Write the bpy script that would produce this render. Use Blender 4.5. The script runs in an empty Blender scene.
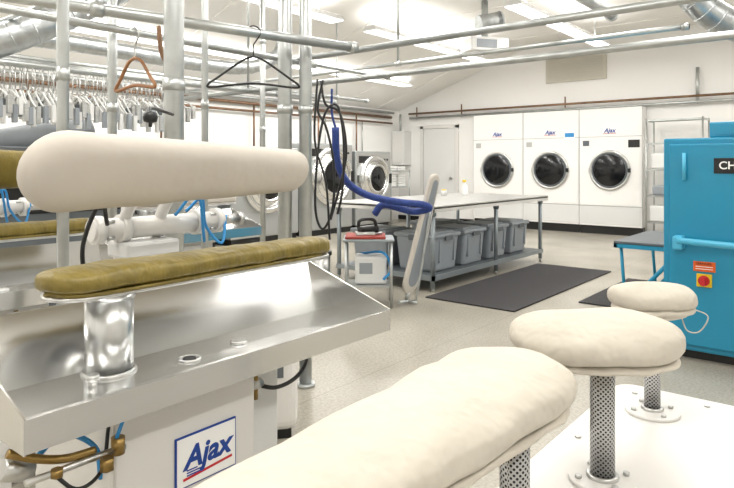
import bpy, bmesh, math, random
from mathutils import Matrix, Vector, noise
random.seed(4)
scene=bpy.context.scene
scene.view_settings.view_transform='Standard'
scene.view_settings.look='None'

# ------------------------------------------------------------ materials
def lin(h):
    h=h.lstrip('#'); o=[]
    for i in (0,2,4):
        c=int(h[i:i+2],16)/255
        o.append(c/12.92 if c<=.04045 else ((c+.055)/1.055)**2.4)
    return (*o,1)
def mat(name,col,rough=.5,metal=0,bump=0,bscale=20,var=0,vscale=5,coat=0,emit=0,stretch=None,bd=.02):
    m=bpy.data.materials.new(name); m.use_nodes=True
    nt=m.node_tree; p=nt.nodes['Principled BSDF']
    c=lin(col); p.inputs['Base Color'].default_value=c
    p.inputs['Roughness'].default_value=rough; p.inputs['Metallic'].default_value=metal
    p.inputs['Coat Weight'].default_value=coat
    if emit:
        p.inputs['Emission Color'].default_value=c; p.inputs['Emission Strength'].default_value=emit
    tc=nt.nodes.new('ShaderNodeTexCoord'); mp=nt.nodes.new('ShaderNodeMapping')
    nt.links.new(tc.outputs['Object'],mp.inputs['Vector'])
    if stretch: mp.inputs['Scale'].default_value=stretch
    if var:
        n=nt.nodes.new('ShaderNodeTexNoise'); n.inputs['Scale'].default_value=vscale; n.inputs['Detail'].default_value=4
        nt.links.new(mp.outputs[0],n.inputs['Vector'])
        r=nt.nodes.new('ShaderNodeValToRGB')
        r.color_ramp.elements[0].position=.3; r.color_ramp.elements[1].position=.7
        r.color_ramp.elements[0].color=(*[x*(1-var) for x in c[:3]],1)
        r.color_ramp.elements[1].color=(*[min(1,x*(1+var*.5)) for x in c[:3]],1)
        nt.links.new(n.outputs['Fac'],r.inputs[0]); nt.links.new(r.outputs[0],p.inputs['Base Color'])
    if bump:
        n=nt.nodes.new('ShaderNodeTexNoise'); n.inputs['Scale'].default_value=bscale; n.inputs['Detail'].default_value=3
        nt.links.new(mp.outputs[0],n.inputs['Vector'])
        b=nt.nodes.new('ShaderNodeBump'); b.inputs['Strength'].default_value=bump; b.inputs['Distance'].default_value=bd
        nt.links.new(n.outputs['Fac'],b.inputs['Height']); nt.links.new(b.outputs[0],p.inputs['Normal'])
    return m
WALL=mat('wall_paint','#f1f0ed',.6,bump=.03,bscale=60)
CEIL=mat('ceiling_paint','#f4f2ee',.7)
WHITE=mat('white_enamel','#dedcd8',.3,coat=.3)
WHITE2=mat('white_plastic','#dcdcda',.4)
STEEL=mat('stainless','#e2e2e1',.2,1,var=.05,vscale=3,bump=.04,bscale=4)
POST=mat('satin_steel','#cfd0cf',.28,1,var=.08,vscale=20,stretch=(6,6,.3))
BRUSH=mat('brushed_steel','#cacac8',.32,1,var=.12,vscale=8,stretch=(1,1,12))
ZINC=mat('galvanised_pipe','#c0c3c2',.34,.85,var=.15,vscale=9)
GALV=mat('galvanised_leg','#8f979a',.45,.5)
DUCT=mat('duct','#c4c8ca',.3,.9,var=.2,vscale=14)
COPPER=mat('copper_pipe','#866850',.4,.5,var=.3,vscale=8)
BRASS=mat('brass','#9a7f4c',.35,.9)
CREAM=mat('cream_cotton','#c8c1b4',.95,bump=.6,bscale=11,var=.06,vscale=9,bd=.04)
CREAM2=mat('cream_cover','#cbc4ba',.9,bump=.25,bscale=7,var=.06,vscale=5,bd=.03)
OLIVE=mat('olive_satin','#7a6a2a',.42,bump=.5,bscale=14,var=.25,vscale=10,stretch=(2.5,1,1))
BLACK=mat('black_plastic','#141414',.4)
RUBBER=mat('rubber_mat','#2e2c2e',.8,bump=.3,bscale=200)
GLASS=mat('dark_glass','#0b0d10',.12)
DARK=mat('dark_gap','#202020',.7)
SEAM=mat('panel_seam','#b4b4b2',.6)
GREY=mat('grey_plastic','#8f959a',.45,var=.05)
GREYD=mat('grey_dark','#5e6468',.5)
WGREY=mat('washer_panel','#b4b7b7',.32,.6)
BLUE=mat('blue_enamel','#1489ae',.35,coat=.3,var=.04,vscale=3)
BLUEL=mat('blue_light_enamel','#4fb0d2',.35)
TEAL=mat('teal_enamel','#1b8bad',.4)
HOSEB=mat('blue_hose','#253f86',.6,bump=.4,bscale=50,var=.3,vscale=30)
HOSEL=mat('light_blue_hose','#2f8fd0',.4)
LOGO=mat('label_blue','#123f95',.5)
RED=mat('label_red','#c5202a',.5)
REDB=mat('iron_rest_rubber','#94342b',.6)
ORANGE=mat('label_orange','#e0601e',.5)
YELLOW=mat('label_yellow','#e9c41c',.5)
PAPER=mat('label_white','#f6f6f4',.4)
WOOD=mat('wood_hanger','#9b6c44',.5,var=.2,vscale=20)
BEIGE=mat('vent_beige','#cdc8bb',.6)
LAMP=mat('lamp_diffuser','#ffffff',.5,emit=3.0)
PERF=mat('perforated_steel','#b9bcbd',.35,.8)
nt=PERF.node_tree; uv=nt.nodes.new('ShaderNodeUVMap'); uv.uv_map='UVMap'
vo=nt.nodes.new('ShaderNodeTexVoronoi'); vo.inputs['Scale'].default_value=165; vo.inputs['Randomness'].default_value=0
mpp=nt.nodes.new('ShaderNodeMapping'); mpp.inputs['Rotation'].default_value=(0,0,math.radians(45))
nt.links.new(uv.outputs[0],mpp.inputs['Vector']); nt.links.new(mpp.outputs[0],vo.inputs['Vector'])
rr=nt.nodes.new('ShaderNodeValToRGB'); rr.color_ramp.elements[0].position=.28; rr.color_ramp.elements[1].position=.36
rr.color_ramp.elements[0].color=(.03,.03,.03,1); rr.color_ramp.elements[1].color=(.5,.5,.5,1)
nt.links.new(vo.outputs['Distance'],rr.inputs[0]); nt.links.new(rr.outputs[0],nt.nodes['Principled BSDF'].inputs['Base Color'])

def floor_mat():
    m=bpy.data.materials.new('concrete_floor'); m.use_nodes=True; nt=m.node_tree; p=nt.nodes['Principled BSDF']
    tc=nt.nodes.new('ShaderNodeTexCoord')
    n=nt.nodes.new('ShaderNodeTexNoise'); n.inputs['Scale'].default_value=.8; n.inputs['Detail'].default_value=7
    n2=nt.nodes.new('ShaderNodeTexNoise'); n2.inputs['Scale'].default_value=60; n2.inputs['Detail'].default_value=3
    r=nt.nodes.new('ShaderNodeValToRGB'); r.color_ramp.elements[0].position=.3; r.color_ramp.elements[1].position=.72
    r.color_ramp.elements[0].color=lin('#9b9588'); r.color_ramp.elements[1].color=lin('#b7b1a4')
    r2=nt.nodes.new('ShaderNodeValToRGB'); r2.color_ramp.elements[0].position=.35; r2.color_ramp.elements[1].position=.6
    r2.color_ramp.elements[0].color=(.8,.8,.8,1); r2.color_ramp.elements[1].color=(1,1,1,1)
    mx=nt.nodes.new('ShaderNodeMix'); mx.data_type='RGBA'; mx.blend_type='MULTIPLY'; mx.inputs[0].default_value=1
    br=nt.nodes.new('ShaderNodeTexBrick'); br.offset=0; br.inputs['Scale'].default_value=1
    br.inputs['Brick Width'].default_value=3.1; br.inputs['Row Height'].default_value=3.1; br.inputs['Mortar Size'].default_value=.004
    br.inputs['Color1'].default_value=(1,1,1,1); br.inputs['Color2'].default_value=(1,1,1,1); br.inputs['Mortar'].default_value=(.8,.79,.77,1)
    mx2=nt.nodes.new('ShaderNodeMix'); mx2.data_type='RGBA'; mx2.blend_type='MULTIPLY'; mx2.inputs[0].default_value=1
    for a in (n,n2,br): nt.links.new(tc.outputs['Object'],a.inputs['Vector'])
    nt.links.new(n.outputs['Fac'],r.inputs[0]); nt.links.new(n2.outputs['Fac'],r2.inputs[0])
    nt.links.new(r.outputs[0],mx.inputs[6]); nt.links.new(r2.outputs[0],mx.inputs[7])
    nt.links.new(mx.outputs[2],mx2.inputs[6]); nt.links.new(br.outputs['Color'],mx2.inputs[7])
    nt.links.new(mx2.outputs[2],p.inputs['Base Color']); p.inputs['Roughness'].default_value=.27
    return m
FLOOR=floor_mat()

# ------------------------------------------------------------ mesh builder
def T(x,y,z): return Matrix.Translation((x,y,z))
def R(a,ax): return Matrix.Rotation(math.radians(a),4,ax)
def catmull(pts,n=8):
    pts=[Vector(p) for p in pts]
    if len(pts)<3: return pts
    P=[pts[0]*2-pts[1]]+pts+[pts[-1]*2-pts[-2]]; out=[]
    for i in range(1,len(P)-2):
        a,b,c,d=P[i-1:i+3]
        for k in range(n):
            t=k/n
            out.append(.5*((2*b)+(c-a)*t+(2*a-5*b+4*c-d)*t*t+(3*b-a-3*c+d)*t**3))
    out.append(pts[-1]); return out
class B:
    def __init__(s,M=None):
        s.bm=bmesh.new(); s.bm.loops.layers.uv.new('UVMap'); s.mats=[]; s.M=M or Matrix()
    def add(s,t,m,M=None):
        if m not in s.mats: s.mats.append(m)
        i=s.mats.index(m)
        for f in t.faces: f.material_index=i
        bmesh.ops.transform(t,matrix=s.M@(M or Matrix()),verts=t.verts)
        me=bpy.data.meshes.new('t'); t.to_mesh(me); t.free(); s.bm.from_mesh(me); bpy.data.meshes.remove(me)
    def new(s):
        t=bmesh.new(); t.loops.layers.uv.new('UVMap'); return t
    def box(s,a,b,m,bev=0,M=None,seg=2):
        t=s.new(); bmesh.ops.create_cube(t,size=1)
        for v in t.verts:
            v.co=Vector([(a[i]+b[i])/2+v.co[i]*(b[i]-a[i]) for i in range(3)])
        if bev: bmesh.ops.bevel(t,geom=t.edges[:],offset=bev,segments=seg,profile=.5,affect='EDGES')
        s.add(t,m,M)
    def cyl(s,p,q,r,m,r2=None,seg=20,M=None,caps=True):
        p=Vector(p);q=Vector(q);r2=r if r2 is None else r2
        d=(q-p); L=d.length; rot=d.to_track_quat('Z','Y').to_matrix().to_4x4()
        t=s.new(); uvl=t.loops.layers.uv[0]; A=[];C=[]
        for i in range(seg):
            a=2*math.pi*i/seg
            A.append(t.verts.new((r*math.cos(a),r*math.sin(a),0))); C.append(t.verts.new((r2*math.cos(a),r2*math.sin(a),L)))
        for i in range(seg):
            j=(i+1)%seg; f=t.faces.new((A[i],A[j],C[j],C[i])); f.smooth=True
            for l,(uu,vv) in zip(f.loops,((i,0),(i+1,0),(i+1,L),(i,L))): l[uvl].uv=(uu*2*math.pi*r/seg,vv)
        if caps: t.faces.new(A[::-1]); t.faces.new(C)
        s.add(t,m,(M or Matrix())@T(*p)@rot)
    def tube(s,pts,r,m,seg=8,smooth=True,n=8,M=None):
        P=catmull(pts,n) if smooth else [Vector(p) for p in pts]
        t=s.new(); rings=[]; N=None
        for i,p in enumerate(P):
            tg=(P[min(i+1,len(P)-1)]-P[max(i-1,0)]).normalized()
            if N is None: N=tg.orthogonal().normalized()
            N=(N-tg*N.dot(tg)).normalized(); Bn=tg.cross(N)
            rings.append([t.verts.new(p+N*r*math.cos(2*math.pi*k/seg)+Bn*r*math.sin(2*math.pi*k/seg)) for k in range(seg)])
        for a,b in zip(rings,rings[1:]):
            for k in range(seg):
                f=t.faces.new((a[k],a[(k+1)%seg],b[(k+1)%seg],b[k])); f.smooth=True
        t.faces.new(rings[0][::-1]); t.faces.new(rings[-1])
        bmesh.ops.recalc_face_normals(t,faces=t.faces[:]); s.add(t,m,M)
    def torus(s,c,ax,Rr,r,m,seg=36,ms=10,M=None):
        t=s.new(); rot=Vector(ax).to_track_quat('Z','Y').to_matrix().to_4x4(); g=[]
        for i in range(seg):
            a=2*math.pi*i/seg
            g.append([t.verts.new(((Rr+r*math.cos(b))*math.cos(a),(Rr+r*math.cos(b))*math.sin(a),r*math.sin(b))) for b in [2*math.pi*k/ms for k in range(ms)]])
        for i in range(seg):
            for k in range(ms):
                f=t.faces.new((g[i][k],g[(i+1)%seg][k],g[(i+1)%seg][(k+1)%ms],g[i][(k+1)%ms])); f.smooth=True
        s.add(t,m,(M or Matrix())@T(*c)@rot)
    def prism(s,poly,x0,x1,m,M=None,bev=0):
        t=s.new(); a=[t.verts.new((x0,p[0],p[1])) for p in poly]; b=[t.verts.new((x1,p[0],p[1])) for p in poly]
        n=len(poly); t.faces.new(a); t.faces.new(b[::-1])
        for i in range(n): t.faces.new((a[i],b[i],b[(i+1)%n],a[(i+1)%n]))
        bmesh.ops.recalc_face_normals(t,faces=t.faces[:])
        if bev: bmesh.ops.bevel(t,geom=t.edges[:],offset=bev,segments=2,profile=.5,affect='EDGES')
        s.add(t,m,M)
    def lathe(s,prof,m,M=None,seg=28):
        t=s.new(); g=[[t.verts.new((r*math.cos(2*math.pi*i/seg),r*math.sin(2*math.pi*i/seg),z)) for i in range(seg)] for r,z in prof]
        for a,b in zip(g,g[1:]):
            for i in range(seg):
                f=t.faces.new((a[i],a[(i+1)%seg],b[(i+1)%seg],b[i])); f.smooth=True
        bmesh.ops.remove_doubles(t,verts=t.verts[:],dist=1e-5)
        bmesh.ops.recalc_face_normals(t,faces=t.faces[:]); s.add(t,m,M)
    def pad(s,L,ra,rb,t_,m,M,n=2.8,seg=16,lay=18,amp=0,freq=12,mid=14,sag=0,bul=0):
        o=[]
        def rad(f): return rb+(ra-rb)*f+bul*math.sin(math.pi*f)
        for i in range(seg+1):
            a=-math.pi/2+math.pi*i/seg; o.append((L,rb,math.cos(a),math.sin(a)))
        for i in range(1,mid): f=i/mid; o.append((L*(1-f),rad(f),0,1))
        for i in range(seg+1):
            a=math.pi/2+math.pi*i/seg; o.append((0,ra,math.cos(a),math.sin(a)))
        for i in range(1,mid): f=i/mid; o.append((L*f,rad(1-f),0,-1))
        t=s.new(); g=[]
        for k in range(lay+1):
            ph=-math.pi/2+math.pi*k/lay
            q=abs(math.cos(ph))**(2/n) if abs(math.cos(ph))>1e-9 else 0
            z=math.copysign(abs(math.sin(ph))**(2/n),math.sin(ph))*t_/2
            ring=[]
            for (mx,rd,dx,dy) in o:
                p=Vector((mx+rd*q*dx,rd*q*dy,z+ (sag*(1-q*q) if z>0 else 0)))
                if amp: p+=noise.noise_vector(p*freq+Vector((3,7,1)))*amp
                ring.append(t.verts.new(p))
            g.append(ring)
        N=len(o)
        for a,b in zip(g,g[1:]):
            for i in range(N):
                f=t.faces.new((a[i],a[(i+1)%N],b[(i+1)%N],b[i])); f.smooth=True
        bmesh.ops.remove_doubles(t,verts=t.verts[:],dist=1e-4)
        bmesh.ops.recalc_face_normals(t,faces=t.faces[:]); s.add(t,m,M)
    def text(s,st,size,m,M,shear=0,ex=.0008,bold=0):
        c=bpy.data.curves.new('t','FONT'); c.body=st; c.size=size; c.shear=shear; c.extrude=ex; c.offset=bold
        c.align_x='CENTER'; c.align_y='CENTER'
        ob=bpy.data.objects.new('t',c); scene.collection.objects.link(ob)
        dg=bpy.context.evaluated_depsgraph_get(); dg.update()
        me=bpy.data.meshes.new_from_object(ob.evaluated_get(dg))
        t=s.new(); t.from_mesh(me); bpy.data.objects.remove(ob); bpy.data.meshes.remove(me)
        s.add(t,m,M)
    def done(s,name):
        me=bpy.data.meshes.new(name)
        vs=s.bm.verts; mn=[min(v.co[i] for v in vs) for i in range(3)]; mx=[max(v.co[i] for v in vs) for i in range(3)]
        o=Vector(((mn[0]+mx[0])/2,(mn[1]+mx[1])/2,mn[2]))
        bmesh.ops.translate(s.bm,vec=-o,verts=vs)
        s.bm.to_mesh(me); s.bm.free()
        for m in s.mats: me.materials.append(m)
        ob=bpy.data.objects.new(name,me); ob.location=o; scene.collection.objects.link(ob); return ob
FV=Matrix(((1,0,0,0),(0,0,-1,0),(0,1,0,0),(0,0,0,1)))      # label facing -y
FU=Matrix(((0,0,-1,0),(-1,0,0,0),(0,1,0,0),(0,0,0,1)))     # label facing -x
YAW=50.8; sy,cy=math.sin(math.radians(YAW)),math.cos(math.radians(YAW))
def st(a,b,z=None):   # rotated site-plan axes -> room axes
    p=(cy*a+sy*b,-sy*a+cy*b); return p if z is None else (*p,z)

# ------------------------------------------------------------ room shell
U0,U1,V0,V1=-2.2,12.0,-4.0,8.8
b=B(); b.box((U0-.2,V0-.2,-.1),(U1+.2,V1+.2,0),FLOOR); b.done('floor')
b=B(); b.box((U1,V0,0),(U1+.15,V1,4.0),WALL); b.done('wall_back')
b=B(); b.box((U0,V1,0),(U1,V1+.15,2.75),WALL); b.done('wall_left')
b=B(); b.box((U0,V0-.15,0),(U1,V0,4.0),WALL); b.done('wall_right')
b=B(); b.box((U0-.15,V0,0),(U0,V1,4.0),WALL); b.done('wall_rear')
b=B(); b.prism([(V1+.2,2.53),(5.4,3.76),(V0-.2,3.76),(V0-.2,3.9),(5.4,3.9),(V1+.2,2.67)],U0-.2,U1+.2,CEIL)
for u in [x*1.2+.3 for x in range(-1,10)]:
    b.prism([(V1,2.6),(5.4,3.76),(V0,3.76),(V0,3.745),(5.4,3.745),(V1,2.585)],u-.015,u+.015,CEIL)
b.done('ceiling')
b=B(); b.box((U1-.02,6.75,0),(U1,7.1,.1),BLACK); b.box((U1-.02,8.15,0),(U1,V1,.1),BLACK); b.box((U1-.02,V0,0),(U1,3.0,.1),BLACK); b.done('baseboard_back')
b=B()
b.box((11.95,7.12,0),(11.999,7.2,2.2),WHITE); b.box((11.95,8.06,0),(11.999,8.14,2.2),WHITE); b.box((11.95,7.12,2.14),(11.999,8.14,2.22),WHITE)
b.box((11.965,7.205,.01),(11.999,8.055,2.135),WHITE2,.004); b.cyl((11.97,7.3,1),(11.90,7.3,1),.03,BRUSH)
b.box((11.955,7.195,0.0),(11.962,7.205,2.135),GREYD); b.box((11.955,8.055,0.0),(11.962,8.063,2.135),SEAM)
b.done('door_1')
b=B(); b.box((11.96,3.87,2.95),(11.999,5.08,3.58),BEIGE,.01)
for i in range(12): b.box((11.94,3.93,3.0+i*.045),(11.965,5.02,3.012+i*.045),BEIGE,M=None)
b.done('wall_vent_grille')
b=B(); b.box((11.7,8.42,1.3),(11.999,8.78,2.1),WHITE2,.01); b.box((11.69,8.46,1.36),(11.70,8.74,2.04),WHITE,.003); b.cyl((11.8,8.6,2.1),(11.8,8.6,2.5),.025,ZINC); b.done('electrical_panel')

# ------------------------------------------------------------ fixtures (strip lights, plus added uplights that brighten the ceiling)
def fixture(u0,u1,v,z,ceil):
    b=B()
    b.prism([(v-.13,z),(v+.13,z),(v+.08,z+.07),(v-.08,z+.07)],u0,u1,WHITE2)
    b.box((u0+.02,v-.11,z-.012),(u1-.02,v+.11,z+.002),LAMP,.004)
    b.box((u0+.05,v-.06,z+.068),(u1-.05,v+.06,z+.078),LAMP)  # glowing top strip, added to go with the ceiling uplight
    for u in (u0+.4,u1-.4): b.cyl((u,v,z+.06),(u,v,ceil),.006,ZINC,seg=6)
    b.done('fluorescent_ceiling_light')
    for up in (0,1):  # downward lamp is the tube; upward one is added fill for the ceiling
        l=bpy.data.lights.new('tube_and_fill_light','AREA'); l.shape='RECTANGLE'; l.size=u1-u0-.1; l.size_y=.12 if up else .2
        l.energy=(13 if up else EN)*(u1-u0)/3.6; l.color=(1,.975,.935)
        o=bpy.data.objects.new('tube_and_fill_light',l); o.location=((u0+u1)/2,v,z+(.09 if up else -.02)); scene.collection.objects.link(o)
        if up: o.rotation_euler=(math.pi,0,0)
EN=49
def ceilz(v): return 3.74 if v<5.4 else 3.74-(v-5.4)*.3417
for v,z in ((7.45,2.95),(5.74,3.3),(3.45,3.3),(1.0,3.4),(-1.6,3.4)):
    for u0,u1 in ((-1.4,2.0),(3.0,6.4),(7.1,10.5)):
        fixture(u0,u1,v,z,ceilz(v))

# ------------------------------------------------------------ steam presses
def press(du,dv,buck,head,label=True,taps=True):
    b=B(T(du,dv,0)); L=1.09
    b.prism([(0,.775),(0,.838),(.014,.838),(.018,.82),(.235,.82),(.36,.955),(.372,.955),(.372,.94),(.25,.80),(.02,.80),(.02,.775)],0,L,STEEL)
    for x in (-.003,L-.001): b.prism([(-.001,.774),(-.001,.842),(.366,.962),(.373,.80),(.3,.774)],x,x+.004,STEEL)
    b.box((.1,.28,.0),(.98,.36,.08),GREYD,.01)
    b.box((.22,.1,.02),(.62,.5,.80),WHITE,.012); b.box((.225,.094,.06),(.615,.1,.74),WHITE,.003)
    b.box((.62,.2,.3),(.80,.5,.79),WHITE2,.01)
    if label:
        b.box((.37,.089,.525),(.55,.0945,.65),LOGO,.002); b.box((.374,.0875,.529),(.546,.0895,.646),PAPER,.001)
        b.text('Ajax',.075,LOGO,T(.46,.087,.592)@FV,.25,bold=.002)
        b.prism([(0,0),(.001,0),(.001,.006),(0,.006)],-.07,.075,RED,T(.46,.0865,.548)@R(-4,'Y'))
        for k in range(3): b.box((.40,.0865,.552+k*.006),(.45-k*.01,.0875,.555+k*.006),LOGO)
    b.cyl((.26,.19,.815),(.26,.19,1.0),.054,POST,seg=40); b.torus((.26,.19,.822),(0,0,1),.056,.006,BRUSH)
    b.cyl((.26,.19,.992),(.26,.19,1.02),.058,POST,seg=40)
    b.cyl((.60,.14,.818),(.60,.14,.826),.022,BRUSH); b.torus((.43,.12,.822),(0,0,1),.025,.003,BRUSH); b.cyl((.43,.12,.818),(.43,.12,.824),.016,DARK)
    b.cyl((.17,.09,.818),(.17,.09,.845),.010,BRUSH); b.cyl((.17,.09,.845),(.17,.09,.858),.014,BRUSH)
    for x in (.33,.8,.95): b.cyl((x,.05,.819),(x,.05,.822),.006,BRUSH,seg=10)
    b.pad(.75,.078,.05,.02,BRUSH,T(.19,.19,1.012))
    b.pad(.745,.088,.058,.052,buck,T(.19,.19,1.046),n=3.4,amp=.005,freq=16,mid=30)
    b.tube([(.115,.19,1.022),(.19,.115,1.02),(.55,.127,1.02),(.9,.142,1.02),(.97,.19,1.022)],.005,buck)
    HM=T(.195,.27,1.283)@R(112,'X')
    b.pad(.715,.100,.068,.09,head,HM,n=2.6,amp=.004,freq=6,mid=24,bul=.002)
    b.pad(.70,.07,.05,.02,BRUSH,T(.2,.33,1.29)@R(112,'X'))
    for x in (.50,.62):
        b.tube([(x,.33,1.29),(x,.45,1.24),(x,.56,1.12),(x,.58,.98),(x,.55,.6)],.018,WHITE)
    b.cyl((.40,.56,1.11),(.86,.56,1.11),.032,WHITE,seg=24)
    for x in (.42,.50,.76,.84): b.cyl((x-.012,.56,1.11),(x+.012,.56,1.11),.042,WHITE,seg=24)
    for x in (.44,.80):
        for k in range(4): b.cyl((x,.56+.034*math.cos(k*1.57+.78),1.11+.034*math.sin(k*1.57+.78)),(x+.02,.56+.034*math.cos(k*1.57+.78),1.11+.034*math.sin(k*1.57+.78)),.006,BRUSH,seg=6)
    b.box((.48,.50,1.02),(.66,.62,1.07),WHITE2,.01); b.prism([(.5,.72),(.62,.72),(.59,1.04),(.53,1.04)],.5,.64,WHITE)
    b.cyl((.85,.56,1.11),(.93,.56,1.11),.018,BRUSH); b.cyl((.93,.56,1.11),(.95,.56,1.11),.026,BRUSH,seg=6)
    b.tube([(.70,.53,1.15),(.74,.5,1.19),(.77,.52,1.1),(.82,.5,1.04),(.86,.53,1.13)],.005,HOSEL)
    b.tube([(.66,.53,1.14),(.71,.48,1.21),(.75,.5,1.05)],.005,HOSEL)
    b.tube([(.42,.5,1.13),(.38,.46,1.2),(.34,.48,1.08),(.36,.5,.95)],.006,BLACK)
    b.box((.3,.46,.02),(.75,.62,.72),WHITE2,.015)
    if taps:
        b.tube([(.0,.08,.755),(.05,.07,.73),(.1,.06,.715),(.16,.06,.71)],.009,BRASS)
        b.cyl((.02,.05,.70),(.22,.05,.70),.007,BRUSH); b.cyl((.17,.03,.70),(.17,.03,.675),.015,BRASS,seg=6); b.cyl((.07,.03,.70),(.07,.03,.715),.012,BRASS,seg=6)
        b.cyl((.205,.05,.725),(.205,.05,.69),.014,BRASS); b.tube([(.2,.05,.72),(.21,.04,.76),(.24,.08,.765)],.004,HOSEL)
        b.tube([(.07,.05,.70),(.11,.03,.66),(.17,.05,.67),(.2,.08,.74)],.004,BLACK)
        b.cyl((-.005,.1,.72),(.05,.1,.70),.022,BRUSH)
        b.tube([(.05,.1,.71),(.12,.12,.74),(.2,.14,.68),(.22,.15,.6)],.006,HOSEL)
        b.tube([(.64,.12,.70),(.70,.1,.68),(.78,.1,.69),(.86,.14,.72),(.9,.2,.79)],.006,BLACK)
        b.cyl((.62,.12,.70),(.66,.12,.70),.014,BRUSH); b.cyl((.64,.12,.66),(.64,.12,.74),.008,BRASS)
    return b.done('steam_press')
press(.47,1.18,OLIVE,CREAM2)
press(.34,2.42,OLIVE,OLIVE)
press(2.0,3.55,CREAM2,WHITE2,True,False)
b=B(T(*st(-.42,3.02,0))@R(-YAW+12,'Z')); b.box((-.2,-.13,.04),(.07,.12,.42),WHITE,.05,seg=4); b.box((-.17,-.1,0),(.04,.1,.05),BLACK); b.cyl((-.1,0,.42),(-.1,0,.5),.05,GREYD); b.box((-.12,-.134,.3),(0,-.128,.36),GREYD); b.done('vacuum_unit')

# ------------------------------------------------------------ padded form station (right foreground)
b=B()
t=b.new(); bmesh.ops.create_cube(t,size=1)
for v in t.verts: v.co=Vector((1.08+v.co.x*1.26,.185+v.co.y*.67,.70+v.co.z*.04))
ed=[e for e in t.edges if abs(e.verts[0].co.z-e.verts[1].co.z)>.01]
bmesh.ops.bevel(t,geom=ed,offset=.05,segments=5,profile=.5,affect='EDGES')
bmesh.ops.bevel(t,geom=[e for e in t.edges if abs(e.verts[0].co.z-e.verts[1].co.z)<.001],offset=.006,segments=2,profile=.5,affect='EDGES')
b.add(t,WHITE)
b.box((.6,-.05,.03),(1.6,.42,.69),WHITE,.01)
for x,y in ((.56,0),(1.64,0),(.56,.42),(1.64,.42)): b.cyl((x,y,0),(x,y,.69),.02,GALV)
for x,y in ((1.64,.46),(1.3,.48),(1.0,.48),(1.66,.3)): b.cyl((x,y,.7195),(x,y,.7235),.007,BRUSH,seg=6)
b.done('padded_form_table')
def form(u,v,z,rot,L,ra,rb,th,post,off,amp,string=False,n=2.6,offy=0):
    b=B(T(u,v,0))
    b.cyl((0,0,.7205),(0,0,.728),.06,WHITE,seg=28)
    for k in range(4):
        a=math.radians(45+90*k); b.cyl((.046*math.cos(a),.046*math.sin(a),.728),(.046*math.cos(a),.046*math.sin(a),.734),.006,BRUSH,seg=6)
    b.cyl((0,0,.728),(0,0,z-th*.3),post,PERF,seg=32); b.torus((0,0,.731),(0,0,1),post+.002,.005,BRUSH)
    M=T(0,0,z)@R(rot,'Z')@T(off,offy,0)
    b.pad(L,ra,rb,th,CREAM,M,n=n,amp=amp,freq=14,mid=18,sag=.006)
    b.pad(L,ra*.92,rb*.92,.022,CREAM,T(0,0,-th*.44)@M,amp=.005,freq=24)
    if string:
        b.pad(L*.5,ra*.6,ra*.5,.03,CREAM,T(.02,-.03,-th*.6)@M,amp=.012,freq=22)
        b.tube([(.03,-.075,z-.02),(.06,-.105,z-.04),(.05,-.09,z-.075),(.02,-.07,z-.07),(.03,-.055,z-.04)],.0015,CREAM)
    b.done('padded_pressing_form')
form(.80,.385,.972,0,.78,.055,.108,.068,.021,-.73,.005,offy=.045)
form(1.149,.379,.985,-52,.085,.112,.112,.075,.022,-.058,.005)
form(1.54,.393,.990,-55,.05,.074,.072,.055,.018,-.024,.006,True)

# ------------------------------------------------------------ folding table + bins
b=B()
u0,u1,v0,v1=5.2,8.05,3.38,4.8
b.box((u0,v0,.85),(u1,v1,.885),BRUSH,.006); b.box((u0,v0,.82),(u1,v0+.02,.87),STEEL); b.box((u0,v0,.82),(u0+.02,v1,.87),STEEL)
for u in (5.28,6.65,7.92):
    for v in (3.44,4.72):
        b.cyl((u,v,.04),(u,v,.85),.024,GALV,seg=14); b.cyl((u,v,0),(u,v,.05),.016,BRUSH,seg=12); b.cyl((u,v,.78),(u,v,.85),.035,GALV,seg=14)
b.box((u0+.06,v0+.05,.14),(u1-.12,v1-.06,.165),GREYD,.004); b.box((u0+.05,v0+.03,.12),(u1-.1,v0+.06,.17),GALV)
b.box((u0+.05,v0+.03,.12),(u0+.08,v1-.06,.17),GALV)
b.done('folding_table')
def bin_(u,v,w,d,h,z=.166):
    b=B(T(u,v,z))
    t=b.new(); bmesh.ops.create_cube(t,size=1)
    for q in t.verts:
        s_=.88 if q.co.z<0 else 1; q.co=Vector((q.co.x*w*s_,q.co.y*d*s_,h/2+q.co.z*h))
    bmesh.ops.bevel(t,geom=t.edges[:],offset=.03,segments=3,profile=.5,affect='EDGES'); b.add(t,GREY)
    b.box((-w/2-.015,-d/2-.015,h-.03),(w/2+.015,d/2+.015,h+.015),GREY,.012)
    b.box((-w/2+.04,-d/2+.04,h+.01),(w/2-.04,d/2-.04,h+.03),GREY,.01)
    b.box((-.07,-d/2-.028,h-.06),(.07,-d/2-.005,h-.01),GREYD,.006); b.box((-w/2-.026,-.07,h-.06),(-w/2,.07,h),GREYD,.006)
    for x in (-w*.3,w*.3): b.box((x-.012,-d/2-.004,.1),(x+.012,-d/2+.02,h-.05),GREY,.003)
    b.done('storage_bin')
for u in (5.66,6.25,6.84,7.43): bin_(u,3.76,.48,.52,.39)
for u in (5.66,6.84): bin_(u,4.4,.48,.5,.39)
b=B(T(7.4,4.3,.886)); b.lathe([(0,0),(.04,0),(.042,.02),(.042,.12),(.018,.16),(.018,.18),(0,.18)],WHITE2); b.box((-.05,-.012,.18),(.02,.012,.21),YELLOW,.004); b.done('spray_bottle')
b=B(T(7.1,4.45,.886)); b.lathe([(0,0),(.04,0),(.04,.06),(.042,.07),(0,.07)],WHITE2); b.cyl((0,0,.07),(0,0,.085),.03,YELLOW); b.done('cleaning_tub')
b=B(); b.box((5.02,2.42,.001),(7.66,3.36,.014),RUBBER,.004); b.done('anti_fatigue_mat')
b=B(); b.box((5.75,1.78,.001),(7.3,2.12,.014),RUBBER,.004); b.done('anti_fatigue_mat')

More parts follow.
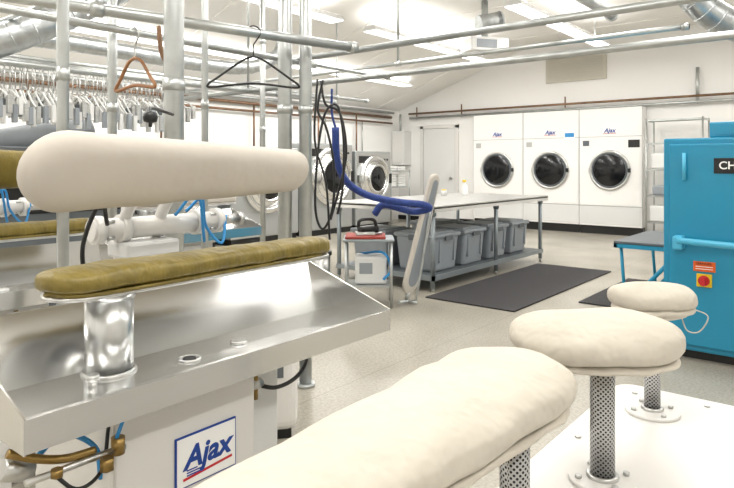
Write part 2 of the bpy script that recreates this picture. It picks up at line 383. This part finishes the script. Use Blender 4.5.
# ------------------------------------------------------------ ironing station
RM=T(*st(.05,5.75,0))@R(-YAW,'Z')
b=B(RM)
b.box((-.27,-.2,.60),(.2,.2,.625),GALV,.01); b.box((-.25,-.18,.625),(.12,.18,.648),REDB,.006)
for x in (-.24,.17):
    for y in (-.17,.17): b.cyl((x,y,0),(x,y,.60),.014,ZINC,seg=10)
b.box((-.16,-.1,.203),(.13,.14,.46),WHITE2,.02); b.box((-.25,-.17,.18),(.18,.17,.2),ZINC); b.box((-.12,-.104,.3),(.0,-.1,.4),GREY)
b.tube([(-.1,.12,.46),(.1,-.15,.5),(.17,-.1,.34),(.1,-.12,.25)],.012,HOSEL)
b.done('ironing_stand')
b=B(RM@T(-.04,0,.649)@R(10,'Z'))
b.prism([(-.055,0),(.055,0),(.05,.03),(-.05,.03)],-.12,.06,BRUSH,bev=.004)
b.pad(.14,.052,.014,.06,BLACK,T(-.05,0,.05)); b.pad(.16,.058,.008,.02,BRUSH,T(-.03,0,.012))
b.tube([(-.09,0,.06),(-.08,0,.13),(0,0,.145),(.06,0,.13),(.08,0,.06)],.016,BLACK)
b.done('steam_iron')
b=B()
b.tube([st(-.27,5.25,1.62),st(-.26,5.3,1.35),st(-.2,5.42,1.18),st(-.10,5.55,1.08),st(.05,5.6,1.01),st(.3,5.6,.96),st(.5,5.62,.94),st(.57,5.66,.90),st(.42,5.7,.87),st(.16,5.72,.93),st(.07,5.75,.84)],.033,HOSEB,seg=10)
b.tube([st(-.30,5.25,1.95),st(-.3,5.25,1.75),st(-.27,5.25,1.62)],.010,HOSEB)
b.done('steam_hose')
b=B(T(*st(.36,5.75,0))@R(-YAW,'Z')@R(13,'Y')@R(-38,'Z'))
b.pad(.95,.125,.08,.05,CREAM2,T(0,0,.22)@R(-90,'Y'),n=3,amp=.003)
for sx in (-1,1): b.pad(.90,.078,.045,.012,GREY,T(sx*.023,0,.25)@R(-90,'Y'),n=4)
b.tube([(.03,0,.9),(.07,0,.5),(.10,0,.08)],.012,ZINC); b.tube([(0,0,.12),(0,0,.04)],.02,ZINC); b.cyl((.02,-.15,.03),(.02,.15,.03),.013,ZINC); b.cyl((.02,0,.03),(.12,0,.05),.012,ZINC)
b.done('ironing_board')
b=B()
def hp(px,z,y=5.0): return st(px,y,z)
b.tube([hp(-.36,1.99),hp(-.40,1.75),hp(-.33,1.6),hp(-.27,1.3),hp(-.28,.95),hp(-.36,.78),hp(-.42,.95),hp(-.40,1.4),hp(-.34,1.72),hp(-.24,1.78),hp(-.19,1.5),hp(-.2,1.1),hp(-.24,.9)],.010,BLACK)
b.tube([hp(-.38,1.99,5.05),hp(-.34,1.8,5.05),hp(-.22,1.72,5.05),hp(-.17,1.4,5.05),hp(-.23,1.1,5.05),hp(-.3,.85,5.05)],.010,BLACK)
b.tube([hp(-.4,1.99,4.95),hp(-.42,1.5,4.95),hp(-.33,1.15,4.95),hp(-.3,.7,4.95)],.009,BLACK)
b.done('hanging_air_hoses')
b=B(T(*st(-.46,6.3,0))); b.cyl((0,0,0),(0,0,.03),.12,GREYD); b.cyl((0,0,.03),(0,0,.38),.085,BRUSH,seg=28); b.cyl((0,0,.38),(0,0,.42),.10,BLACK,seg=28); b.torus((0,0,.2),(0,0,1),.087,.006,STEEL); b.done('condensate_canister')

# ------------------------------------------------------------ blue boiler cabinet
b=B()
b.box((4.55,-.3,.06),(5.45,1.09,1.48),BLUE,.012); b.box((4.6,-.25,0),(5.4,1.04,.07),BLACK)
b.box((4.528,-.26,.10),(4.55,1.05,1.44),BLUE,.008)
b.box((4.60,.2,1.48),(5.1,.82,1.585),BLUE,.01); b.box((4.595,.24,1.50),(4.602,.78,1.57),BLUE,.002)
b.box((4.52,.40,1.245),(4.53,.78,1.345),BLACK,.002); b.text('CHROMA',.07,PAPER,T(4.517,.60,1.295)@FU,bold=.001)
b.cyl((4.45,.98,.80),(4.45,-.2,.76),.022,BLUEL); b.cyl((4.45,.98,.80),(4.54,.98,.80),.02,BLUEL); b.cyl((4.45,.0,.77),(4.54,.0,.77),.02,BLUEL)
b.box((4.44,.95,.74),(4.53,1.01,.83),BLUEL,.01)
b.box((4.520,.77,.60),(4.53,.90,.665),ORANGE,.002); b.box((4.518,.785,.63),(4.522,.885,.634),PAPER); b.box((4.518,.785,.615),(4.522,.885,.619),PAPER)
b.box((4.515,.79,.50),(4.53,.88,.585),YELLOW,.003); b.cyl((4.515,.835,.542),(4.50,.835,.542),.034,RED); b.box((4.475,.822,.515),(4.50,.848,.57),RED,.004)
b.text('DANGER',.022,BLACK,T(4.517,.835,.652)@FU)
b.cyl((4.5,.95,1.38),(4.5,.95,1.2),.012,BLUEL)
b.done('boiler_cabinet')
b=B(); b.box((5.6,.55,.60),(6.7,1.75,.63),GREYD,.005); b.box((5.6,.55,.57),(5.63,1.75,.61),TEAL); b.box((5.6,1.72,.57),(6.7,1.75,.61),TEAL)
for u in (5.64,6.64):
    b.cyl((u,1.7,.01),(u,1.2,.6),.018,TEAL); b.cyl((u,.65,.01),(u,1.2,.6),.018,TEAL); b.cyl((u,1.66,.06),(u,1.70,.6),.014,TEAL)
b.done('utility_bench')

# ------------------------------------------------------------ dryers in back wall
for i,vc in enumerate((6.03,4.88,3.73)):
    b=B(T(0,vc,0)); w=.57; X=11.72
    b.box((X,-w,.16),(11.995,w,2.36),WALL,.004); b.box((X+.05,-w,0),(11.995,w,.16),BLACK)
    b.box((X-.008,-w+.02,.19),(X,w-.02,.52),WHITE2,.003); b.box((X-.008,-w+.02,.545),(X,w-.02,1.82),WALL,.003)
    b.box((X-.003,-w,.524),(X+.002,w,.54),SEAM); b.box((X-.003,-w,1.824),(X+.002,w,1.834),SEAM)
    for yy in (-w,w): b.box((X-.004,yy-.003,.16),(X+.002,yy+.003,2.36),SEAM)
    b.torus((X-.02,0,1.2),(1,0,0),.35,.028,BRUSH,seg=48); b.cyl((X-.005,0,1.2),(X-.03,0,1.2),.345,GREYD,seg=48); b.torus((X-.035,0,1.2),(1,0,0),.31,.014,GREYD,seg=48)
    b.lathe([(.30,0),(.2,.02),(0,.03)],GLASS,T(X-.032,0,1.2)@R(-90,'Y'))
    b.box((X-.05,.32,1.15),(X-.0,.38,1.25),BRUSH,.01); b.box((X-.05,-.38,1.16),(X-.02,-.33,1.24),BLACK,.008)
    b.box((X-.012,-.13,1.88),(X-.006,.13,1.98),PAPER); b.text('Ajax',.11,LOGO,T(X-.014,0,1.94)@FU,.25,bold=.003); b.box((X-.014,-.12,1.885),(X-.011,.12,1.893),RED)
    if i==1: b.box((X-.012,-.5,1.80),(X-.006,-.28,1.96),PAPER); b.box((X-.014,-.48,1.84),(X-.011,-.30,1.92),HOSEL)
    b.box((X-.012,.38,1.66),(X-.006,.5,1.76),GREYD if i==2 else SEAM,.002)
    if i==2: b.box((X-.015,-.53,1.62),(X-.006,-.33,1.76),BLACK,.002)
    b.done('tumble_dryer')
b=B(T(11.5,2.55,0))
for x in (-.25,.25):
    for y in (-.45,.42): b.cyl((x,y,0),(x,y,2.1),.014,ZINC,seg=8)
for z in (.3,.75,1.2,1.65,2.05):
    b.box((-.26,-.46,z),(.26,-.44,z+.03),ZINC); b.box((-.26,.41,z),(.26,.43,z+.03),ZINC); b.box((-.26,-.46,z),(-.245,.43,z+.03),ZINC)
    for k in range(12): b.cyl((-.25+k*.045,-.45,z+.02),(-.25+k*.045,.42,z+.02),.005,ZINC,seg=5)
b.box((-.2,.0,.33),(.2,.38,.6),WHITE2,.02); b.box((-.2,-.1,1.23),(.2,.36,1.5),WHITE2,.03); b.box((-.2,.05,.78),(.2,.34,.95),GREY,.03)
b.done('wire_shelving')

# ------------------------------------------------------------ washers at left wall
def washer(u,w,h,dz,dr,face):
    b=B(T(u,7.85,0))
    b.box((-w/2,0,.1),(w/2,.7,h),face,.02); b.box((-w/2+.03,.03,0),(w/2-.03,.68,.1),BLACK)
    b.box((-w/2+.03,-.012,h-.3),(w/2-.03,0,h-.04),BRUSH,.004); b.box((-w/2+.08,-.02,h-.24),(w/2-.6,-.01,h-.1),BLACK,.003)
    for k in range(4): b.cyl((w/2-.45+k*.1,-.012,h-.17),(w/2-.45+k*.1,-.03,h-.17),.02,BLACK,seg=10)
    b.torus((0,-.03,dz),(0,1,0),dr,.06,STEEL,seg=44); b.lathe([(dr,0),(dr*.8,.05),(dr*.66,.09)],STEEL,T(0,-.01,dz)@R(90,'X'),seg=44); b.torus((0,-.1,dz),(0,1,0),dr*.66,.035,STEEL,seg=40)
    b.lathe([(dr*.66,0),(dr*.4,.04),(0,.06)],GLASS,T(0,-.09,dz)@R(90,'X'))
    b.box((-dr-.12,-.07,dz-.08),(-dr+.03,-.01,dz+.08),BRUSH,.01); b.box((dr-.02,-.1,dz-.1),(dr+.06,-.03,dz+.1),BLACK,.01)
    b.box((-w/2+.04,-.008,.14),(w/2-.04,0,.5),WGREY,.004)
    b.done('washing_machine')
washer(9.85,1.15,1.58,1.02,.42,WGREY); washer(8.55,1.25,1.7,1.08,.5,WGREY); washer(6.95,1.5,1.6,1.0,.46,WGREY); washer(5.3,1.3,1.5,.95,.42,WGREY); washer(3.9,1.2,1.6,1.0,.4,WHITE2)
b=B(T(11.05,8.35,0))
for x in (-.35,.35):
    for y in (-.3,.3): b.cyl((x,y,0),(x,y,1.2),.015,ZINC,seg=8)
for z in (.4,.8,1.15): b.box((-.36,-.31,z),(.36,.31,z+.02),ZINC)
for x in (-.2,.14):
    for k in range(5): b.box((x-.14,-.24,.821+k*.055),(x+.14,.2,.872+k*.055),PAPER,.018)
    for k in range(2): b.box((x-.14,-.24,1.172+k*.05),(x+.14,.2,1.218+k*.05),PAPER,.018)
b.done('linen_cart')

# ------------------------------------------------------------ wall piping
b=B()
b.cyl((11.86,1.2,2.5),(11.86,8.4,2.5),.022,COPPER,seg=10); b.cyl((11.9,-3.9,2.40),(11.9,8.4,2.40),.028,ZINC,seg=10)
for v in (2.3,4.65,7.0,8.2):
    b.cyl((11.9,v,2.38),(11.9,v,2.65),.015,COPPER,seg=8); b.torus((11.9,v,2.40),(0,1,0),.032,.01,ZINC,seg=16)
b.cyl((11.9,2.3,2.38),(11.9,2.3,3.0),.03,ZINC,seg=10)
b.done('wall_steam_pipes')
b=B()
b.cyl((1,8.72,2.42),(11.6,8.72,2.42),.03,COPPER,seg=10); b.cyl((1,8.70,2.28),(11.6,8.70,2.28),.022,COPPER,seg=10); b.cyl((1,8.66,2.52),(11.6,8.66,2.52),.03,ZINC,seg=10)
for u in (3.5,5.5,7.4,9.1,10.3): b.cyl((u,8.7,1.5),(u,8.7,2.42),.018,COPPER,seg=8); b.cyl((u+.25,8.74,1.5),(u+.25,8.74,2.3),.014,ZINC,seg=8)
b.done('wall_water_pipes')

# ------------------------------------------------------------ overhead rails and poles
def rail(name,p,q,r,drops=(),m=ZINC,cap=True):
    b=B(); p=Vector(p); q=Vector(q); b.cyl(p,q,r,m,seg=16)
    for f in drops:
        a=p.lerp(q,f); b.cyl(a,(a.x,a.y,ceilz(a.y)),.012,m,seg=8); b.cyl(a-(q-p).normalized()*.03,a+(q-p).normalized()*.03,r*1.35,m,seg=16)
    if cap:
        d=(q-p).normalized()
        for e,sg in ((p,1),(q,-1)): b.cyl(e,e+d*.05*sg,r*1.3,m,seg=16)
    b.done(name)
rail('overhead_rail',st(-1.6,2.45,2.0),st(-.07,3.68,2.0),.027,(.25,))
rail('overhead_rail',(3.8,-3.95,2.0),(3.8,5.8,2.0),.024,(.2,.85))
rail('overhead_rail',(2.95,-3.95,2.02),(2.95,3.2,2.02),.020,(.3,))
rail('overhead_rail',(.2,3.0,2.0),(3.1,3.0,2.0),.02,(.15,))
rail('overhead_rail',(.2,3.25,2.06),(4.3,3.25,2.06),.013,(.15,))
rail('overhead_rail',(.2,4.55,2.0),(4.2,4.55,2.0),.02,(.1,.9))
rail('overhead_rail',(.2,4.95,2.08),(5.2,4.95,2.08),.02,(.1,.9))
rail('overhead_rail',(.2,5.6,2.15),(6.2,5.6,2.15),.02,(.1,.9))
rail('overhead_rail',(.2,6.1,2.3),(7.5,6.1,2.3),.025,(.1,.9))
rail('overhead_rail',(3.2,1.73,2.6),(5.5,1.73,2.6),.04,(.4,))
rail('overhead_rail',(4.9,1.0,2.3),(4.9,7.5,2.3),.02,(.4,))
rail('overhead_rail',(1.7,2.2,2.3),(1.7,6.8,2.3),.016,(.4,))
def pole(a,bb,r,m=ZINC,name='vertical_pipe'):
    u,v=st(a,bb); b=B(); b.cyl((u,v,0),(u,v,ceilz(v)),r,m,seg=24); b.cyl((u,v,0),(u,v,.02),r*1.5,m,seg=24)
    for z in (.5,1.6,2.4): b.cyl((u,v,z),(u,v,z+.05),r*1.12,m,seg=24)
    b.done(name)
pole(-.48,3.6,.041); pole(-.362,3.62,.037); pole(-.785,2.5,.040); pole(-1.0875,2.2,.020); pole(-1.45,3.5,.026); pole(-.87,3.3,.018)
pole(-1.75,5.75,.03); pole(-.95,5.6,.025); pole(-1.6,3.2,.015)
def hanger(name,x,y,z,rot,m,r=.006,w=.235):
    b=B(T(x,y,z)@R(rot,'Z'))
    b.tube([(-.034,0,-.01),(-.028,0,.022),(0,0,.036),(.03,0,.02),(.034,0,-.01),(.01,0,-.05),(0,0,-.07),(0,0,-.13)],r*.6,BRUSH if m is WOOD else m)
    b.tube([(0,0,-.125),(-.06,0,-.15),(-w*.8,0,-.24),(-w,0,-.275),(-w+.02,0,-.29),(0,0,-.27),(w-.02,0,-.29),(w,0,-.275),(w*.8,0,-.24),(.06,0,-.15),(0,0,-.125)],r,m)
    b.done(name)
p=st(-.60,3.25); hanger('coat_hanger',p[0],p[1],2.0,-YAW+4,BLACK)
hanger('coat_hanger',1.74,3.0,1.99,-YAW-35,WOOD,.009,.17)
# rack of clip hangers (one mass)
b=B()
for row,(yy,n0,ua) in enumerate(((4.55,50,1.3),(4.95,52,1.6))):
    for k in range(n0):
        u=ua+k*.034+random.uniform(-.012,.012); z=1.975+row*.08; y=yy+random.uniform(-.03,.03); dz=random.uniform(-.06,.03)
        b.cyl((u,y,z),(u,y,z-.16),.004,BRUSH,seg=5); b.tube([(u,y,z-.16),(u-.02,y-.14,z-.22+dz),(u,y-.17,z-.26+dz)],.007,WHITE2,n=3,seg=5); b.tube([(u,y,z-.16),(u+.02,y+.14,z-.22)],.007,WHITE2,n=3,seg=5)
        b.box((u-.015,y-.185,z-.36+dz),(u+.015,y-.15,z-.24+dz),(WHITE2,BRUSH,GREY)[k%3],.003); b.box((u-.015,y+.12,z-.33),(u+.015,y+.15,z-.21),GREYD if k%4==0 else WHITE2)
b.done('clip_hangers')
b=B(T(1.85,5.3,0)); b.box((0,0,.05),(1.1,.7,1.45),GREYD,.03); b.box((.02,-.01,.9),(1.08,0,1.4),DARK,.01); b.cyl((.15,.35,1.45),(.95,.35,1.62),.14,GREY); b.box((0,.02,0),(1.1,.68,.06),BLACK)
for k in range(5): b.torus((.15+k*.2,-.02,1.2),(0,1,0),.06,.012,BRUSH,seg=20)
b.done('garment_finisher')
b=B(); b.tube([st(-1.05,3.1,2.0),st(-1.03,3.1,1.85),st(-.95,3.1,1.75),st(-.98,3.1,1.6),st(-1.02,3.1,1.2),st(-1.0,3.1,.9)],.012,COPPER); b.done('copper_supply_line')
b=B(); P0=Vector(st(-.68,1.93,1.45)); b.tube([P0+Vector((0,0,-.03)),P0,st(-.72,2.05,1.49),st(-.77,2.44,1.5)],.006,BLACK); b.lathe([(0,-.02),(.02,-.014),(.023,0),(.02,.014),(0,.02)],BLACK,T(*P0)); b.done('head_release_knob')

# ------------------------------------------------------------ ducts and heater
def duct(pts,r):
    b=B(); P=catmull(pts,10); b.tube(pts,r,DUCT,seg=20,n=10)
    for i in range(1,len(P)-1,2):
        b.torus(P[i],(P[i+1]-P[i-1]),r*1.0,r*.05,DUCT,seg=20,ms=6)
    b.done('spiral_duct')
duct([st(-3.4,4.2,1.9),st(-2.5,4.2,2.15),st(-2.1,4.6,2.5),st(-1.9,5.2,2.95),st(-1.85,5.5,3.6)],.11)
duct([st(3.0,6.2,3.7),st(3.15,6.2,3.2),st(3.6,6.2,2.75),st(4.6,6.2,2.5),st(5.9,6.3,2.5),st(7,6.3,2.5)],.15)
duct([(1.0,6.6,2.55),(3.0,6.6,2.6),(5.2,6.6,2.6),(6.0,6.6,2.85),(6.2,6.6,3.25)],.09)
b=B(T(*st(1.76,9.2,2.98))@R(-YAW+15,'Z')); b.box((-.3,-.2,0),(.3,.2,.2),WHITE2,.015); b.box((-.22,-.21,.04),(.1,-.2,.16),GREY)
b.cyl((0,0,.2),(0,0,.77),.05,ZINC); b.cyl((-.1,0,.42),(.25,0,.5),.13,DUCT,seg=20); b.torus((.25,0,.5),(1,0,.2),.12,.02,DUCT); b.done('unit_heater')

# ------------------------------------------------------------ camera
c=bpy.data.cameras.new('camera'); co=bpy.data.objects.new('camera',c); scene.collection.objects.link(co)
co.location=(0,0,1.3); co.rotation_euler=(math.radians(90),0,math.radians(-YAW))
c.sensor_width=36; c.lens=36*615/734; c.shift_y=-79/734; c.clip_start=.02
scene.camera=co
w=bpy.data.worlds.new('world'); scene.world=w; w.use_nodes=True; w.node_tree.nodes['Background'].inputs[0].default_value=(.9,.95,1,1); w.node_tree.nodes['Background'].inputs[1].default_value=.5
